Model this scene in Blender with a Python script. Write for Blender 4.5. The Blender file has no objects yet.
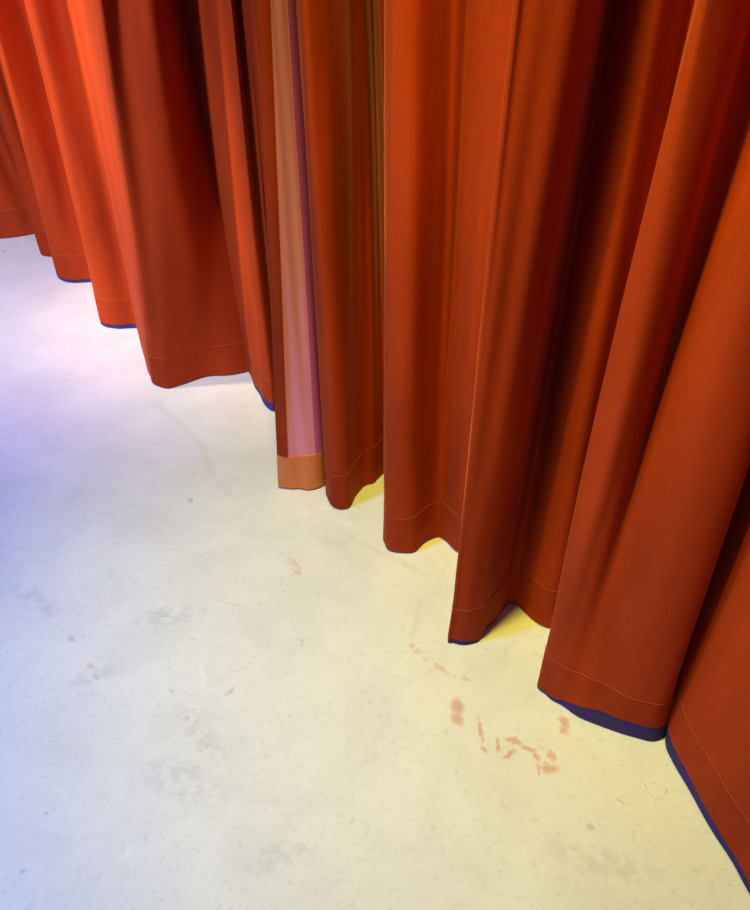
import bpy, bmesh, math, random
from mathutils import Vector, Matrix

S = bpy.context.scene
COL = S.collection

# ---------------------------------------------------------------- camera
cam_data = bpy.data.cameras.new('camera')
cam = bpy.data.objects.new('camera', cam_data)
COL.objects.link(cam)
cam_data.sensor_fit = 'HORIZONTAL'
cam_data.sensor_width = 36.0
cam_data.lens = 36.0 * 780.0 / 750.0
cam_data.clip_start = 0.02
P = math.radians(37.0)
ro = math.radians(0.55)
right0 = Vector((1, 0, 0)); up0 = Vector((0, math.sin(P), math.cos(P))); fwd = Vector((0, math.cos(P), -math.sin(P)))
cr = math.cos(ro) * right0 - math.sin(ro) * up0
cu = math.sin(ro) * right0 + math.cos(ro) * up0
m = Matrix((cr, cu, -fwd)).transposed().to_4x4()
m.translation = (0, 0, 1.5)
cam.matrix_world = m
S.camera = cam

# ---------------------------------------------------------------- world, lights, exposure
S.view_settings.view_transform = 'Standard'
S.view_settings.look = 'None'
S.view_settings.gamma = 1.0
S.view_settings.use_curve_mapping = False
S.view_settings.exposure = 0.0
w = bpy.data.worlds.new('world'); S.world = w; w.use_nodes = True
bg = w.node_tree.nodes['Background']
bg.inputs[0].default_value = (0.5, 0.4, 1.0, 1); bg.inputs[1].default_value = 0.12

def light(name, kind, loc, target, power, color, size=1.0, **kw):
    d = bpy.data.lights.new(name, kind); o = bpy.data.objects.new(name, d); COL.objects.link(o)
    o.location = loc
    o.rotation_euler = (Vector(target) - Vector(loc)).to_track_quat('-Z', 'Y').to_euler()
    d.energy = power; d.color = color
    if kind == 'AREA':
        d.shape = 'DISK'; d.size = size
    else:
        d.shadow_soft_size = size
    for k, v in kw.items():
        setattr(d, k, v)
    return o

light('warm_lamp', 'SPOT', (-0.05, 0.90, 3.4), (0.22, 1.35, 0), 400, (1.0, 0.90, 0.14), 0.10, spot_size=math.radians(55), spot_blend=1.0)
light('front_lamp', 'SPOT', (-1.5, 0.0, 2.4), (0.4, 1.2, 1.05), 135, (1.0, 0.88, 0.10), 0.10, spot_size=math.radians(43), spot_blend=1.0)
light('blue_lamp', 'SPOT', (-1.8, 0.6, 2.1), (-1.4, 0.95, 0), 275, (0.12, 0.32, 1.0), 0.20, spot_size=math.radians(125), spot_blend=1.0)
light('far_blue_fill', 'SPOT', (-2.6, 2.6, 2.6), (-2.1, 3.3, 0), 150, (0.50, 0.62, 1.0), 0.15, spot_size=math.radians(60), spot_blend=1.0)  # unseen fill light, added to brighten the far-left floor corner
light('rose_lamp', 'SPOT', (-3.0, 2.0, 2.4), (-1.0, 2.9, 0.9), 560, (1.0, 0.88, 0.50), 0.15, spot_size=math.radians(44), spot_blend=1.0)
light('violet_lamp', 'SPOT', (-1.5, 0.6, 2.9), (-1.25, 2.95, 0.8), 430, (0.88, 0.82, 1.0), 0.15, spot_size=math.radians(56), spot_blend=1.0)

# ---------------------------------------------------------------- materials
def new_mat(name):
    mt = bpy.data.materials.new(name); mt.use_nodes = True
    return mt, mt.node_tree, mt.node_tree.nodes['Principled BSDF']

def N(nt, typ, **kw):
    n = nt.nodes.new(typ)
    for k, v in kw.items():
        setattr(n, k, v)
    return n

def velvet(name, c1, c2, sheen=0.20, tint=(1.0, 0.33, 0.22, 1), rough=0.8, sr=0.22, scale=6.0):
    mt, nt, b = new_mat(name)
    tc = N(nt, 'ShaderNodeTexCoord')
    mp = N(nt, 'ShaderNodeMapping'); mp.inputs['Scale'].default_value = (1, 1, 0.25)
    nt.links.new(tc.outputs['Object'], mp.inputs[0])
    no = N(nt, 'ShaderNodeTexNoise'); no.inputs['Scale'].default_value = scale; no.inputs['Detail'].default_value = 4
    nt.links.new(mp.outputs[0], no.inputs['Vector'])
    fine = N(nt, 'ShaderNodeTexNoise'); fine.inputs['Scale'].default_value = 330; fine.inputs['Detail'].default_value = 2
    nt.links.new(tc.outputs['Object'], fine.inputs['Vector'])
    ad = N(nt, 'ShaderNodeMath', operation='MULTIPLY_ADD'); ad.inputs[1].default_value = 0.5
    nt.links.new(fine.outputs['Fac'], ad.inputs[0]); nt.links.new(no.outputs['Fac'], ad.inputs[2])
    rp = N(nt, 'ShaderNodeValToRGB')
    rp.color_ramp.elements[0].position = 0.50; rp.color_ramp.elements[0].color = (*c1, 1)
    rp.color_ramp.elements[1].position = 1.0; rp.color_ramp.elements[1].color = (*c2, 1)
    nt.links.new(ad.outputs[0], rp.inputs[0]); nt.links.new(rp.outputs[0], b.inputs['Base Color'])
    b.inputs['Roughness'].default_value = rough
    b.inputs['Specular IOR Level'].default_value = 0.15
    b.inputs['Sheen Weight'].default_value = sheen
    b.inputs['Sheen Roughness'].default_value = sr
    b.inputs['Sheen Tint'].default_value = tint
    bp = N(nt, 'ShaderNodeBump'); bp.inputs['Strength'].default_value = 0.12; bp.inputs['Distance'].default_value = 0.004
    nt.links.new(ad.outputs[0], bp.inputs['Height']); nt.links.new(bp.outputs[0], b.inputs['Normal'])
    return mt

M_velvet = velvet('rust_velvet', (0.27, 0.024, 0.002), (0.50, 0.050, 0.004))
M_hem = velvet('rust_velvet_hem', (0.24, 0.021, 0.002), (0.45, 0.044, 0.004))
M_thread = velvet('thread', (0.5, 0.11, 0.05), (0.6, 0.15, 0.07), sheen=0.2)
M_lining = velvet('pink_lining', (0.82, 0.26, 0.28), (0.88, 0.30, 0.33), sheen=0.2, tint=(1, .7, .7, 1))
M_turnup = velvet('orange_turnup', (0.72, 0.19, 0.055), (0.80, 0.24, 0.07), sheen=0.1)
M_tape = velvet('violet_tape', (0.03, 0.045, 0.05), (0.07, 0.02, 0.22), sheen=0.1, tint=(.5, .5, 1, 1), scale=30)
M_mauve = velvet('mauve_strip', (0.62, 0.12, 0.36), (0.70, 0.15, 0.42), sheen=0.1, tint=(.8, .5, 1, 1))

# concrete floor
M_floor, nt, b = new_mat('polished_concrete')
tc = N(nt, 'ShaderNodeTexCoord')
pos = tc.outputs['Object']
def noise(scale, detail=5, rough=0.55, vec=None, dist=0.0):
    n = N(nt, 'ShaderNodeTexNoise'); n.inputs['Scale'].default_value = scale
    n.inputs['Detail'].default_value = detail; n.inputs['Roughness'].default_value = rough
    n.inputs['Distortion'].default_value = dist
    nt.links.new(vec or pos, n.inputs['Vector'])
    return n.outputs['Fac']
def ramp(fac, stops):
    r = N(nt, 'ShaderNodeValToRGB')
    e = r.color_ramp.elements
    while len(e) < len(stops): e.new(0.5)
    for k, (p, c) in enumerate(stops):
        e[k].position = p; e[k].color = (*c, 1) if len(c) == 3 else c
    nt.links.new(fac, r.inputs[0]); return r.outputs[0]
def mix(fac, a, bcol, mode='MIX'):
    mx = N(nt, 'ShaderNodeMix', data_type='RGBA', blend_type=mode)
    if isinstance(fac, float): mx.inputs[0].default_value = fac
    else: nt.links.new(fac, mx.inputs[0])
    for sock, v in ((mx.inputs[6], a), (mx.inputs[7], bcol)):
        if isinstance(v, tuple): sock.default_value = (*v, 1)
        else: nt.links.new(v, sock)
    return mx.outputs[2]
def math_(op, a, bb=None, c=None, clamp=False):
    n = N(nt, 'ShaderNodeMath', operation=op); n.use_clamp = clamp
    for k, v in enumerate((a, bb, c)):
        if v is None: continue
        if isinstance(v, (int, float)): n.inputs[k].default_value = v
        else: nt.links.new(v, n.inputs[k])
    return n.outputs[0]
base = ramp(noise(1.6, 6, 0.6), [(0.3, (0.74, 0.72, 0.66)), (0.5, (0.78, 0.755, 0.70)), (0.72, (0.82, 0.80, 0.74))])
cloud = ramp(noise(5.5, 8, 0.65, dist=0.6), [(0.35, (0.93, 0.93, 0.93)), (0.55, (1, 1, 1)), (0.75, (1.03, 1.03, 1.02))])
col = mix(1.0, base, cloud, 'MULTIPLY')
grit = ramp(noise(70, 5, 0.7), [(0.33, (0.80, 0.79, 0.80)), (0.45, (1, 1, 1))])
col = mix(0.65, col, grit, 'MULTIPLY')
specks = ramp(noise(150, 2, 0.5), [(0.24, (0.50, 0.50, 0.42)), (0.27, (1, 1, 1))])
patch = math_('MULTIPLY', ramp(noise(2.5, 3), [(0.42, (0, 0, 0)), (0.62, (1, 1, 1))]), 0.8)
col = mix(patch, col, mix(1.0, col, specks, 'MULTIPLY'))
# warped coordinates make the marks ragged
wn = N(nt, 'ShaderNodeTexNoise'); wn.inputs['Scale'].default_value = 55; wn.inputs['Detail'].default_value = 4
nt.links.new(pos, wn.inputs['Vector'])
w1 = N(nt, 'ShaderNodeVectorMath', operation='MULTIPLY_ADD')
w1.inputs[1].default_value = (0.026, 0.026, 0.0); w1.inputs[2].default_value = (-0.013, -0.013, 0)
nt.links.new(wn.outputs['Color'], w1.inputs[0])
w2 = N(nt, 'ShaderNodeVectorMath', operation='ADD')
nt.links.new(pos, w2.inputs[0]); nt.links.new(w1.outputs[0], w2.inputs[1])
warped = w2.outputs[0]
def mark(x, y, rx, ry, ang, soft=0.35):
    mp = N(nt, 'ShaderNodeMapping', vector_type='TEXTURE')
    mp.inputs['Location'].default_value = (x, y, 0)
    mp.inputs['Rotation'].default_value = (0, 0, ang)
    mp.inputs['Scale'].default_value = (rx, ry, 1)
    nt.links.new(warped, mp.inputs[0])
    ln = N(nt, 'ShaderNodeVectorMath', operation='LENGTH'); nt.links.new(mp.outputs[0], ln.inputs[0])
    mr = N(nt, 'ShaderNodeMapRange'); mr.inputs['From Min'].default_value = 1.0 + soft; mr.inputs['From Max'].default_value = 1.0 - soft
    nt.links.new(ln.outputs['Value'], mr.inputs['Value'])
    return mr.outputs[0]
def marks(lst, color, strength, mode='MIX', breakup=None):
    global col
    acc = None
    for a in lst:
        k = mark(*a)
        acc = k if acc is None else math_('MAXIMUM', acc, k)
    if breakup: acc = math_('MULTIPLY', acc, ramp(noise(breakup, 3), [(0.42, (0, 0, 0)), (0.55, (1, 1, 1))]))
    col = mix(math_('MULTIPLY', acc, strength), col, color, mode)
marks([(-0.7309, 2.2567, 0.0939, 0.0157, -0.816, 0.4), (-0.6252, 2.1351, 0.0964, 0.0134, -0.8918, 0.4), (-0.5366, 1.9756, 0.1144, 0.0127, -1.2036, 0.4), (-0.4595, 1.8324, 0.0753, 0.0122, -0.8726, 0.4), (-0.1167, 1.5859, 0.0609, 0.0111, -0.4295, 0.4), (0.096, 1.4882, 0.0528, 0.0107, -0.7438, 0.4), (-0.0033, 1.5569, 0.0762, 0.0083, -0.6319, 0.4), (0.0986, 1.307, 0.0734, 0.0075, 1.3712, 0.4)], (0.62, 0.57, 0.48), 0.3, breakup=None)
marks([(-0.5192, 1.3261, 0.0771, 0.0277, 0.2565, 0.4), (-0.4039, 0.8837, 0.0906, 0.0351, -0.4189, 0.4), (-0.3805, 0.9883, 0.0738, 0.0239, -0.8357, 0.4), (-0.6579, 1.1483, 0.0574, 0.0234, 0.4157, 0.4), (-0.1879, 0.7285, 0.0631, 0.0248, 0.2386, 0.4), (-0.8796, 1.3847, 0.0874, 0.0259, -0.6047, 0.4), (0.4167, 0.7136, 0.098, 0.0245, -0.2648, 0.4)], (0.45, 0.45, 0.46), 0.32, breakup=28)
marks([(-0.2151, 1.7267, 0.0326, 0.0176, -1.1036, 0.4), (-0.148, 1.7301, 0.0204, 0.0103, -0.4717, 0.4), (-0.079, 1.6554, 0.0295, 0.0114, -1.2275, 0.4), (-0.4028, 1.1216, 0.0159, 0.0058, -1.2887, 0.4), (-0.4798, 0.738, 0.0166, 0.0038, -1.3285, 0.4), (-0.4692, 0.7144, 0.0079, 0.0038, -1.1083, 0.4), (-0.085, 1.664, 0.0418, 0.0172, -0.7765, 0.4), (-1.8045, 3.9074, 0.1605, 0.0156, -1.2635, 0.4), (-0.4047, 1.1388, 0.0445, 0.007, -1.2176, 0.4)], (0.93, 0.93, 0.9), 0.45, breakup=200)
marks([(0.0939, 1.215, 0.0247, 0.0096, -0.9302, 0.4), (0.1187, 1.1881, 0.0288, 0.0071, -0.7562, 0.4), (0.1476, 1.1602, 0.0267, 0.0082, -0.7818, 0.4), (0.1763, 1.1385, 0.0122, 0.007, -0.5762, 0.4), (0.2052, 1.1256, 0.0116, 0.0069, -0.3112, 0.4), (-0.2179, 1.4924, 0.0457, 0.0134, 2.0741, 0.4), (-0.6753, 1.1755, 0.0142, 0.0047, -0.4881, 0.4)], (0.66, 0.42, 0.27), 0.55, breakup=60)
marks([(0.1779, 1.0533, 0.021, 0.0145, -1.6603, 0.4), (0.1751, 1.0213, 0.0153, 0.0121, -0.9115, 0.4), (0.2245, 0.9911, 0.0275, 0.0054, -1.5868, 0.4), (0.2267, 0.9452, 0.01, 0.0053, -1.4634, 0.4), (0.2567, 0.9556, 0.015, 0.0043, -1.7018, 0.4), (0.2904, 0.9671, 0.0173, 0.0064, -0.3493, 0.4), (0.2784, 0.9353, 0.0185, 0.0074, 0.4208, 0.4), (0.3197, 0.9489, 0.0165, 0.0074, -0.5557, 0.4), (0.3354, 0.9289, 0.0148, 0.0053, -1.0276, 0.4), (0.3674, 0.9309, 0.0122, 0.0084, -1.176, 0.4), (0.3548, 0.9024, 0.0177, 0.0104, -0.0104, 0.4), (0.3341, 0.9026, 0.0122, 0.0031, -1.6286, 0.4), (0.4088, 1.0112, 0.0161, 0.0109, -1.3379, 0.4), (0.4043, 0.9889, 0.0115, 0.0065, -1.7675, 0.4)], (0.62, 0.24, 0.14), 0.6, breakup=None)
marks([(-0.3352, 1.1003, 0.0119, 0.0046, 0.8253, 0.4), (-0.4226, 1.0304, 0.0074, 0.0044, -1.0159, 0.4), (-0.4728, 1.1032, 0.0066, 0.0046, -0.7674, 0.4), (-0.7469, 1.2556, 0.012, 0.0074, -0.7445, 0.4), (-0.6617, 0.8106, 0.0057, 0.004, -0.6594, 0.4), (-0.6546, 1.1439, 0.0125, 0.007, -0.8798, 0.4), (-0.6711, 0.7007, 0.0062, 0.0038, -0.3993, 0.4), (-1.8279, 3.6943, 0.0236, 0.0075, -0.9204, 0.4), (-0.55, 1.7745, 0.0105, 0.0075, -0.8818, 0.4), (0.3298, 0.9083, 0.0043, 0.0021, -0.5483, 0.4), (-0.1842, 1.2441, 0.0066, 0.0037, -0.5524, 0.4), (0.4869, 0.8292, 0.0066, 0.004, -0.9656, 0.4), (0.5853, 0.8494, 0.0056, 0.003, -1.005, 0.4), (0.4148, 0.7768, 0.0064, 0.0039, -0.9282, 0.4)], (0.35, 0.34, 0.32), 0.42, breakup=None)
marks([(-0.3432, 1.1503, 0.0432, 0.0023, 0.4172, 0.4), (-0.5191, 1.3228, 0.0589, 0.0025, -0.307, 0.4), (-0.554, 1.3415, 0.0369, 0.0025, 0.6662, 0.4), (-0.395, 1.3747, 0.0528, 0.0021, -0.356, 0.4), (-0.3645, 0.9611, 0.0218, 0.0021, 0.8003, 0.4), (-0.396, 0.9057, 0.0205, 0.0021, 0.6507, 0.4), (0.5496, 0.8459, 0.032, 0.0015, -1.1575, 0.4), (-0.3544, 1.0844, 0.0151, 0.0023, 0.6614, 0.4)], (0.42, 0.42, 0.45), 0.5, breakup=90)

nt.links.new(col, b.inputs['Base Color'])
b.inputs['Roughness'].default_value = 0.55
b.inputs['Specular IOR Level'].default_value = 0.3
bp = N(nt, 'ShaderNodeBump'); bp.inputs['Strength'].default_value = 0.15; bp.inputs['Distance'].default_value = 0.003
nt.links.new(noise(60, 6, 0.6), bp.inputs['Height']); nt.links.new(bp.outputs[0], b.inputs['Normal'])

M_wall, nt2, bw = new_mat('plaster_wall')
tcw = N(nt2, 'ShaderNodeTexCoord'); nw = N(nt2, 'ShaderNodeTexNoise'); nw.inputs['Scale'].default_value = 3
nt2.links.new(tcw.outputs['Object'], nw.inputs['Vector'])
rw = N(nt2, 'ShaderNodeValToRGB'); rw.color_ramp.elements[0].color = (.30, .28, .27, 1); rw.color_ramp.elements[1].color = (.38, .36, .34, 1)
nt2.links.new(nw.outputs['Fac'], rw.inputs[0]); nt2.links.new(rw.outputs[0], bw.inputs['Base Color']); bw.inputs['Roughness'].default_value = 0.9

# ---------------------------------------------------------------- helpers
def link_mesh(name, verts, faces, mat, parent=None, smooth=True):
    me = bpy.data.meshes.new(name); me.from_pydata(verts, [], faces); me.update()
    if smooth:
        me.polygons.foreach_set('use_smooth', [True] * len(me.polygons))
    me.materials.append(mat)
    o = bpy.data.objects.new(name, me); COL.objects.link(o)
    if parent: o.parent = parent
    return o

def thing(name, label, cat, loc=(0, 0, 0)):
    o = bpy.data.objects.new(name, None); COL.objects.link(o); o.location = loc
    o['label'] = label; o['category'] = cat
    return o

# ---------------------------------------------------------------- setting
def box(name, lo, hi, mat):
    bm = bmesh.new(); bmesh.ops.create_cube(bm, size=1)
    for v in bm.verts:
        v.co = Vector([lo[i] + (v.co[i] + 0.5) * (hi[i] - lo[i]) for i in range(3)])
    me = bpy.data.meshes.new(name); bm.to_mesh(me); bm.free(); me.materials.append(mat)
    o = bpy.data.objects.new(name, me); COL.objects.link(o); o['kind'] = 'structure'
    return o
box('floor', (-6, -3, -0.1), (5, 8, 0), M_floor)
wl = box('wall_back', (-5, 0, 0), (5, 0.12, 3.0), M_wall)
wl.location = (0.35, 2.75, 0); wl.rotation_euler = (0, 0, math.atan2(-3.05, 2.5))

# ---------------------------------------------------------------- curtain paths on the floor (x, y, lean x, lean y, curve x, curve y, tape height)
LEFT_PATH = [
    (-2.5109, 3.562, -0.25, 0.3, 0, 0, 0.0),
    (-2.4397, 3.7072, -0.25, 0.3, 0, 0, 0.0),
    (-2.2196, 3.5551, -0.25, 0.3, 0, 0, 0.0),
    (-2.1565, 3.7384, -0.25, 0.3, 0, 0, 0.0),
    (-2.0377, 3.8135, -0.25, 0.3, 0, 0, 0.0),
    (-1.8998, 3.85, -0.2463, 0.3005, 0.0, 0.0, 0.0),
    (-1.7988, 3.8812, -0.2737, 0.3339, 0.0, 0.0, 0.0),
    (-1.7278, 3.9136, -0.3504, 0.4274, 0.0, 0.0, 0.0),
    (-1.6725, 3.8712, -0.3182, 0.3883, 0.0, 0.0, 0.0),
    (-1.6478, 3.7516, -0.1406, 0.1715, 0.0, 0.0, 0.0),
    (-1.6194, 3.6374, -0.0275, 0.0335, 0.0, 0.0, 0.0),
    (-1.5671, 3.6116, -0.0442, 0.0539, 0.0, 0.0, 0.0),
    (-1.528, 3.6107, -0.0644, 0.0786, 0.0, 0.0, 0.0),
    (-1.4856, 3.5377, -0.0537, 0.0655, 0.0, 0.0, 0.006),
    (-1.4726, 3.4221, 0.0088, -0.0108, 0.0, 0.0, 0.01),
    (-1.4338, 3.3439, 0.0129, -0.0157, 0.0, 0.0, 0.012),
    (-1.3549, 3.3098, -0.0378, 0.0461, 0.0, 0.0, 0.012),
    (-1.2757, 3.3188, -0.0922, 0.1125, 0.0, 0.0, 0.012),
    (-1.219, 3.3282, -0.1107, 0.1351, 0.0, 0.0, 0.012),
    (-1.1774, 3.274, -0.0938, 0.1144, 0.0, 0.0, 0.01),
    (-1.1413, 3.1207, -0.0563, 0.0687, 0.0, 0.0, 0.01),
    (-1.1382, 2.9511, 0.0002, -0.0002, 0.0, 0.0, 0.012),
    (-1.1021, 2.8792, 0.002, -0.0025, 0.0, 0.0, 0.012),
    (-1.044, 2.8607, -0.0131, 0.016, 0.0, 0.0, 0.016),
    (-0.9722, 2.8679, -0.0381, 0.0465, 0.0, 0.0, 0.016),
    (-0.9373, 2.8585, -0.0183, 0.0223, 0.0, 0.0, 0.01),
    (-0.9417, 2.7906, 0.0116, -0.0141, 0.0, 0.0, 0.0),
    (-0.8697, 2.5984, 0.0552, -0.0673, 0.0, 0.0, 0.0),
    (-0.8333, 2.4878, 0.0844, -0.103, 0.0, 0.0, 0.0),
    (-0.806, 2.4312, 0.0942, -0.1149, 0.0, 0.0, 0.0),
    (-0.7563, 2.4029, 0.0768, -0.0552, 0.0, 0.0, 0.0),
    (-0.7046, 2.4156, 0.0749, -0.0657, 0.0, 0.0, 0.0),
    (-0.6242, 2.4768, 0.0502, -0.0998, 0.0, 0.0, 0.0),
    (-0.5338, 2.4893, -0.0135, 0.0296, 0.0, 0.0, 0.0),
    (-0.4557, 2.5166, -0.0604, 0.1134, 0.0, 0.0, 0.0),
    (-0.4248, 2.575, -0.0545, 0.0665, 0.0, 0.0, 0.0),
    (-0.4493, 2.5904, -0.0635, 0.0775, 0.0, 0.0, 0.0),
    (-0.478, 2.5463, -0.0575, 0.0702, 0.0, 0.0, 0.0),
    (-0.4605, 2.4951, -0.0458, 0.0558, 0.0, 0.0, 0.0),
    (-0.4313, 2.4039, -0.0187, 0.0228, 0.0, 0.0, 0.012),
    (-0.4007, 2.3235, 0.0004, -0.0005, 0.0, 0.0, 0.028),
    (-0.3693, 2.2592, 0.0103, -0.0126, 0.0, 0.0, 0.032),
    (-0.3438, 2.2463, -0.0007, 0.0008, 0.0, 0.0, 0.03),
    (-0.3346, 2.2966, -0.0047, 0.0058, 0.0, 0.0, 0.03),
    (-0.3241, 2.2584, 0.0054, -0.0066, 0.0, 0.0, 0.02),
    (-0.3137, 2.2582, 0.0099, -0.012, 0.0, 0.0, 0.02),
    (-0.253, 2.1837, -0.0107, 0.0131, 0.0, 0.0, 0.0),
    (-0.2015, 2.1125, -0.0152, 0.0185, 0.0, 0.0, 0.0),
    (-0.1589, 2.05, -0.0279, 0.0846, 0.0, 0.0, 0.0),
    (-0.1369, 1.9848, -0.0234, 0.0789, 0.0, 0.0, 0.0),
    (-0.1344, 1.9174, -0.0158, 0.0567, 0.0, 0.0, 0.0),
    (-0.1478, 1.8678, -0.007, 0.0333, 0.0, 0.0, 0.0),
    (-0.1706, 1.8342, -0.0003, 0.0004, 0.0, 0.0, 0.0),
    (-0.2034, 1.8252, 0.0133, -0.0162, 0.0, 0.0, 0.0),
    (-0.2366, 1.8257, 0.0286, -0.0349, 0.0, 0.0, 0.0),
    (-0.2673, 1.8309, 0.045, -0.0549, 0.0, 0.0, 0.0),
    (-0.2894, 1.8408, 0.0515, -0.0628, 0.0, 0.0, 0.0),
]
RIGHT_PATH = [
    (-0.0782, 1.7627, -0.0122, -0.0216, 0.0, 0.0, 0.0),
    (-0.0964, 1.7813, -0.0142, -0.0193, 0.0, 0.0, 0.0),
    (-0.1177, 1.7956, -0.0137, -0.02, 0.0, 0.0, 0.0),
    (-0.139, 1.8029, -0.0044, -0.0313, 0.0, 0.0, 0.0),
    (-0.1454, 1.7775, 0.0029, -0.04, 0.0, 0.0, 0.0),
    (-0.1214, 1.7317, 0.0001, -0.0364, 0.0, 0.0, 0.0),
    (-0.0834, 1.7312, -0.0032, -0.0083, 0.0, 0.0, 0.0),
    (-0.0606, 1.7716, -0.0064, 0.0078, 0.0, 0.0, 0.0),
    (-0.0372, 1.8274, -0.0082, 0.047, 0.0, 0.0, 0.0),
    (-0.0099, 1.8462, -0.0138, 0.0789, 0.0, 0.0, 0.0),
    (0.0116, 1.8654, -0.0173, 0.0959, 0.0, 0.0, 0.0),
    (0.0401, 1.9147, -0.0313, 0.1517, 0.0, 0.0, 0.0),
    (0.058, 1.8844, -0.0416, 0.0508, 0.0, 0.0, 0.0),
    (0.0741, 1.8068, -0.0443, 0.0295, 0.0, 0.0, 0.0),
    (0.0865, 1.7376, -0.0432, 0.0527, 0.0, 0.0, 0.0),
    (0.0644, 1.6807, -0.0225, 0.0275, 0.0, 0.0, 0.0),
    (0.0292, 1.6388, -0.0008, 0.001, 0.0, 0.0, 0.0),
    (0.0227, 1.5855, 0.0047, -0.0057, 0.0, 0.0, 0.0),
    (0.0413, 1.5495, 0.0006, -0.0007, 0.0, 0.0, 0.0),
    (0.0958, 1.541, -0.0078, 0.0095, 0.0, 0.0, 0.0),
    (0.1362, 1.5799, -0.0072, 0.045, 0.0, 0.0, 0.0),
    (0.1711, 1.6037, -0.008, 0.0644, 0.0, 0.0, 0.0),
    (0.1949, 1.5871, -0.008, 0.0097, 0.0, 0.0, 0.0),
    (0.2188, 1.5432, -0.0064, 0.0078, 0.0, 0.0, 0.0),
    (0.2442, 1.5235, -0.0068, 0.0083, 0.0, 0.0, 0.0),
    (0.2618, 1.4853, -0.011, 0.0135, 0.0, 0.0, 0.0),
    (0.2429, 1.4058, -0.0034, 0.0041, 0.0, 0.0, 0.0),
    (0.1952, 1.3053, 0.0103, -0.0125, 0.0, 0.0, 0.004),
    (0.1723, 1.2363, 0.0166, -0.0203, 0.0, 0.0, 0.012),
    (0.186, 1.227, 0.0155, -0.0189, 0.0, 0.0, 0.014),
    (0.2148, 1.2267, 0.0143, -0.0174, 0.0, 0.0, 0.012),
    (0.2471, 1.2354, 0.0162, -0.0197, 0.0, 0.0, 0.01),
    (0.2734, 1.2724, 0.0218, -0.0266, 0.0, 0.0, 0.01),
    (0.3005, 1.3105, 0.0341, 0.0173, 0.0, 0.0, 0.008),
    (0.339, 1.353, 0.0363, 0.0627, 0.0, 0.0, 0.0),
    (0.3742, 1.3193, 0.0191, 0.0298, 0.0, 0.0, 0.0),
    (0.4166, 1.2769, 0.0061, 0.0278, 0.0, 0.0, 0.0),
    (0.4553, 1.2733, 0.0137, 0.066, 0.0, 0.0, 0.0),
    (0.4752, 1.2511, 0.0208, 0.0929, 0.0, 0.0, 0.0),
    (0.4479, 1.1881, -0.0041, 0.005, 0.0, 0.0, 0.0),
    (0.3885, 1.1343, 0.0033, -0.0041, 0.0074, -0.009, 0.0),
    (0.368, 1.1096, 0.0105, -0.0129, 0.0058, -0.0071, 0.0),
    (0.3792, 1.0824, 0.0411, -0.0501, -0.0186, 0.0226, 0.004),
    (0.3995, 1.0583, 0.0505, -0.017, -0.0076, 0.0272, 0.012),
    (0.4375, 1.027, 0.0196, 0.0833, 0.0227, 0.0044, 0.03),
    (0.4838, 0.9989, -0.0696, 0.1548, 0.0785, -0.071, 0.042),
    (0.5323, 0.9763, -0.0578, 0.034, 0.0337, -0.0312, 0.045),
    (0.5718, 0.9638, 0.05, -0.0069, -0.0378, 0.0234, 0.045),
    (0.6131, 0.9657, 0.0039, 0.1981, 0.0029, -0.0927, 0.04),
    (0.6466, 1.0045, -0.0527, 0.3197, 0.0412, -0.1698, 0.04),
    (0.6644, 1.0194, -0.0615, 0.5193, 0.0541, -0.2909, 0.03),
    (0.6429, 0.9996, -0.0187, 0.4647, 0.0257, -0.2542, 0.03),
    (0.613, 0.9586, 0.063, 0.2784, -0.0292, -0.1398, 0.03),
    (0.6142, 0.9142, 0.0796, 0.052, -0.0458, -0.0108, 0.03),
    (0.6312, 0.8392, 0.0925, -0.1129, -0.0618, 0.0755, 0.025),
    (0.6545, 0.7365, 0.0365, -0.0446, -0.0132, 0.0161, 0.02),
    (0.6738, 0.6491, 0.0385, -0.0469, -0.0265, 0.0323, 0.015),
    (0.7009, 0.5633, 0.0472, -0.0576, -0.0461, 0.0563, 0.01),
    (0.7466, 0.4952, 0.031, -0.0378, -0.0507, 0.0619, 0.0),
    (0.833, 0.5017, 0.0287, -0.035, -0.0556, 0.0679, 0.0),
    (0.8956, 0.4656, 0.0315, -0.0384, -0.0734, 0.0895, 0.0),
    (0.889, 0.3738, -0.0048, 0.0059, -0.0622, 0.0759, 0.0),
]

ZT = 1.35      # above this height the folds carry on straight
HEM = 0.125
TOP = 2.6

def catmull(tab, t):
    n = len(tab); i = min(int(t), n - 2); f = t - i
    p = [tab[max(0, min(n - 1, i + k))] for k in (-1, 0, 1, 2)]
    out = []
    for a, b_, c, d in zip(*p):
        out.append(0.5 * ((2 * b_) + (-a + c) * f + (2 * a - 5 * b_ + 4 * c - d) * f * f + (-a + 3 * b_ - 3 * c + d) * f ** 3))
    return out

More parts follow.
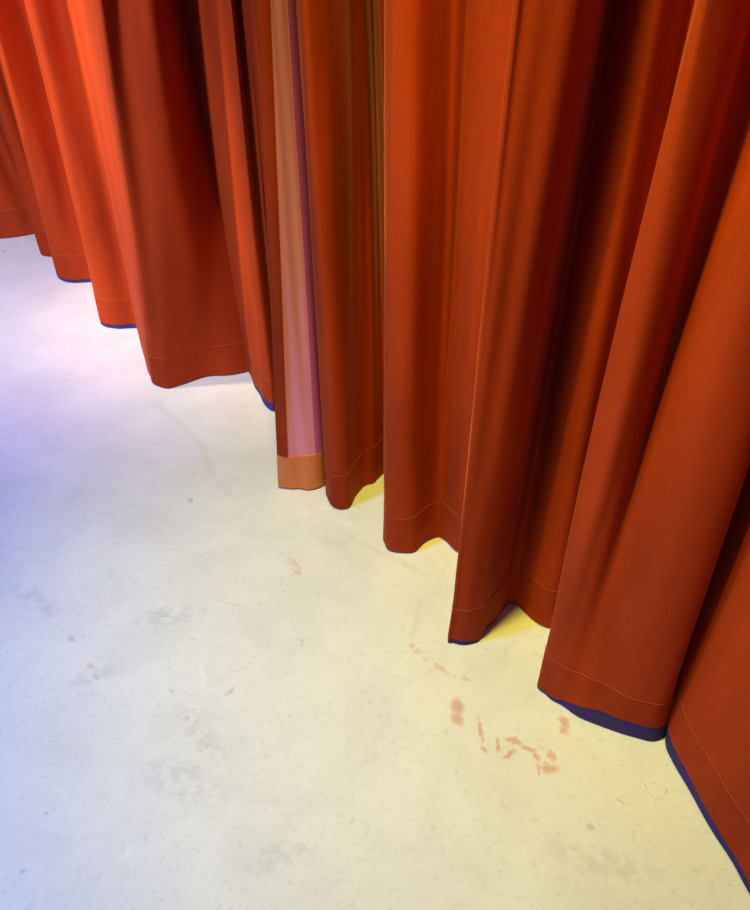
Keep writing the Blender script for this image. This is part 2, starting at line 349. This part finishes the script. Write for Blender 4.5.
class Cloth:
    def __init__(self, tab, sub=6):
        self.tab = tab; self.sub = sub; self.n = len(tab)
    def xy(self, t, z):
        x, y, ax, ay, bx, by, tp = catmull(self.tab, t)
        zz = min(z, ZT); dx = ax * zz + bx * zz * zz; dy = ay * zz + by * zz * zz
        if z > ZT:
            e = (z - ZT); e = e / (1 + 0.8 * e)
            dx += (ax + 2 * bx * ZT) * e; dy += (ay + 2 * by * ZT) * e
        return Vector((x + dx, y + dy))
    def tape(self, t):
        i = min(int(t), self.n - 2); f = t - i
        return max(0.0, self.tab[i][6] * (1 - f) + self.tab[i + 1][6] * f)
    def pt(self, t, z, off):
        e = 0.02; t0 = max(0, t - e); t1 = min(self.n - 1, t + e)
        d = self.xy(t1, z) - self.xy(t0, z)
        d.normalize()
        p = self.xy(t, z) + Vector((d.y, -d.x)) * off
        return Vector((p.x, p.y, z))
    def slab(self, name, mat, parent, t0, t1, z0, z1, o_front, o_back, rows, wob=None):
        """thin closed sheet of cloth; z0 may be a function of t"""
        nc = max(2, int(round((t1 - t0) * self.sub))) + 1
        V = []; F = []
        for off in (o_front, o_back):
            for j in range(rows + 1):
                for i in range(nc):
                    t = t0 + (t1 - t0) * i / (nc - 1)
                    a = z0(t) if callable(z0) else z0
                    bz = z1(t) if callable(z1) else z1
                    z = a + (bz - a) * j / rows
                    o = off + (wob(t, z) if wob else 0)
                    V.append(self.pt(t, z, o))
        K = nc * (rows + 1)
        for j in range(rows):
            for i in range(nc - 1):
                a = j * nc + i
                F.append((a, a + 1, a + nc + 1, a + nc)); F.append((K + a, K + a + nc, K + a + nc + 1, K + a + 1))
        def rim(idx):
            for p, q in zip(idx[:-1], idx[1:]):
                k = len(V); V.extend([V[p], V[q], V[K + q], V[K + p]]); F.append((k, k + 3, k + 2, k + 1))
        rim(list(range(nc))); rim([rows * nc + i for i in range(nc)][::-1])
        rim([j * nc for j in range(rows + 1)][::-1]); rim([j * nc + nc - 1 for j in range(rows + 1)])
        return link_mesh(name, V, F, mat, parent)

def wobble(seed):
    rnd = random.Random(seed); ph = [rnd.uniform(0, 6.28) for _ in range(6)]
    def f(t, z):
        a = 0.0016 * math.sin(2.1 * t + 3.0 * z + ph[0]) + 0.0012 * math.sin(4.3 * t - 5.0 * z + ph[1])
        low = max(0.0, 1 - z / 0.35)
        a += low * (0.0014 * math.sin(2.3 * t + 17 * z + ph[2]) + 0.0006 * math.sin(5.1 * t - 30 * z + ph[3]))
        return a
    return f

def build_curtain(name, label, tab, seed, lining_to=None):
    c = Cloth(tab); n = c.n - 1; wb = wobble(seed)
    root = thing(name, label, 'curtain', (0, 0, 0))
    bottom = lambda t: 0.005 + c.tape(t)
    c.slab('velvet_panel', M_velvet, root, 0, n, HEM, TOP, 0.0, -0.0025, 44, wb)
    c.slab('hem', M_hem, root, 0, n, bottom, HEM + 0.003, 0.0008, -0.0030, 8, wb)
    c.slab('hem_stitching', M_thread, root, 0, n, HEM + 0.0020, HEM + 0.0030, 0.0012, 0.0004, 1, wb)
    return c, n, wb, root

cL, nL, wL, left = build_curtain('velvet_curtain', 'left rust-orange velvet curtain panel with its pink lined edge turned out', LEFT_PATH, 3)
cR, nR, wR, right = build_curtain('velvet_curtain', 'right dark rust velvet curtain panel with deep folds sweeping towards the bottom right', RIGHT_PATH, 8)

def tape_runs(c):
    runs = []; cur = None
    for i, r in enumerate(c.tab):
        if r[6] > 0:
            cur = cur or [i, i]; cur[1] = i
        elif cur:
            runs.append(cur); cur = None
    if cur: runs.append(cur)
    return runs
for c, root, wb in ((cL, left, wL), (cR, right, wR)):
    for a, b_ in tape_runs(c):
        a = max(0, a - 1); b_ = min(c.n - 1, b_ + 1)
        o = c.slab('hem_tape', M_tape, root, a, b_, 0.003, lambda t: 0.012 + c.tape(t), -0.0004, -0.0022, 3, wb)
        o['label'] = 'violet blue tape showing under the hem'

# backing of the two panels
FL = nL - 4.0        # where the lining comes into view on the turned edge
o = cL.slab('lining', M_lining, left, 0.5, nL - 0.15, HEM + 0.004, TOP - 0.02, -0.0045, -0.0065, 40, wL); o['label'] = 'pink lining'
o = cL.slab('hem_turnup', M_turnup, left, 0.5, nL, 0.006, HEM + 0.006, -0.0065, -0.0095, 6, wL); o['label'] = 'orange turned-up hem on the reverse'
o = cL.slab('side_hem', M_velvet, left, nL - 1.35, nL, HEM + 0.004, TOP - 0.02, -0.0068, -0.0098, 40, wL); o['label'] = 'dark rust strip along the free edge'
o = cL.slab('edge_strip', M_mauve, left, nL - 5.4, nL - 3.75, HEM + 0.004, TOP - 0.02, -0.0068, -0.0085, 40, wL); o['label'] = 'mauve strip beside the lining'  # narrow mauve strip laid over the lining next to the turn
o = cR.slab('lining', M_lining, right, 0.3, nR - 0.3, HEM + 0.004, TOP - 0.02, -0.0045, -0.0065, 40, wR); o['label'] = 'pink lining'
#EXTRA#
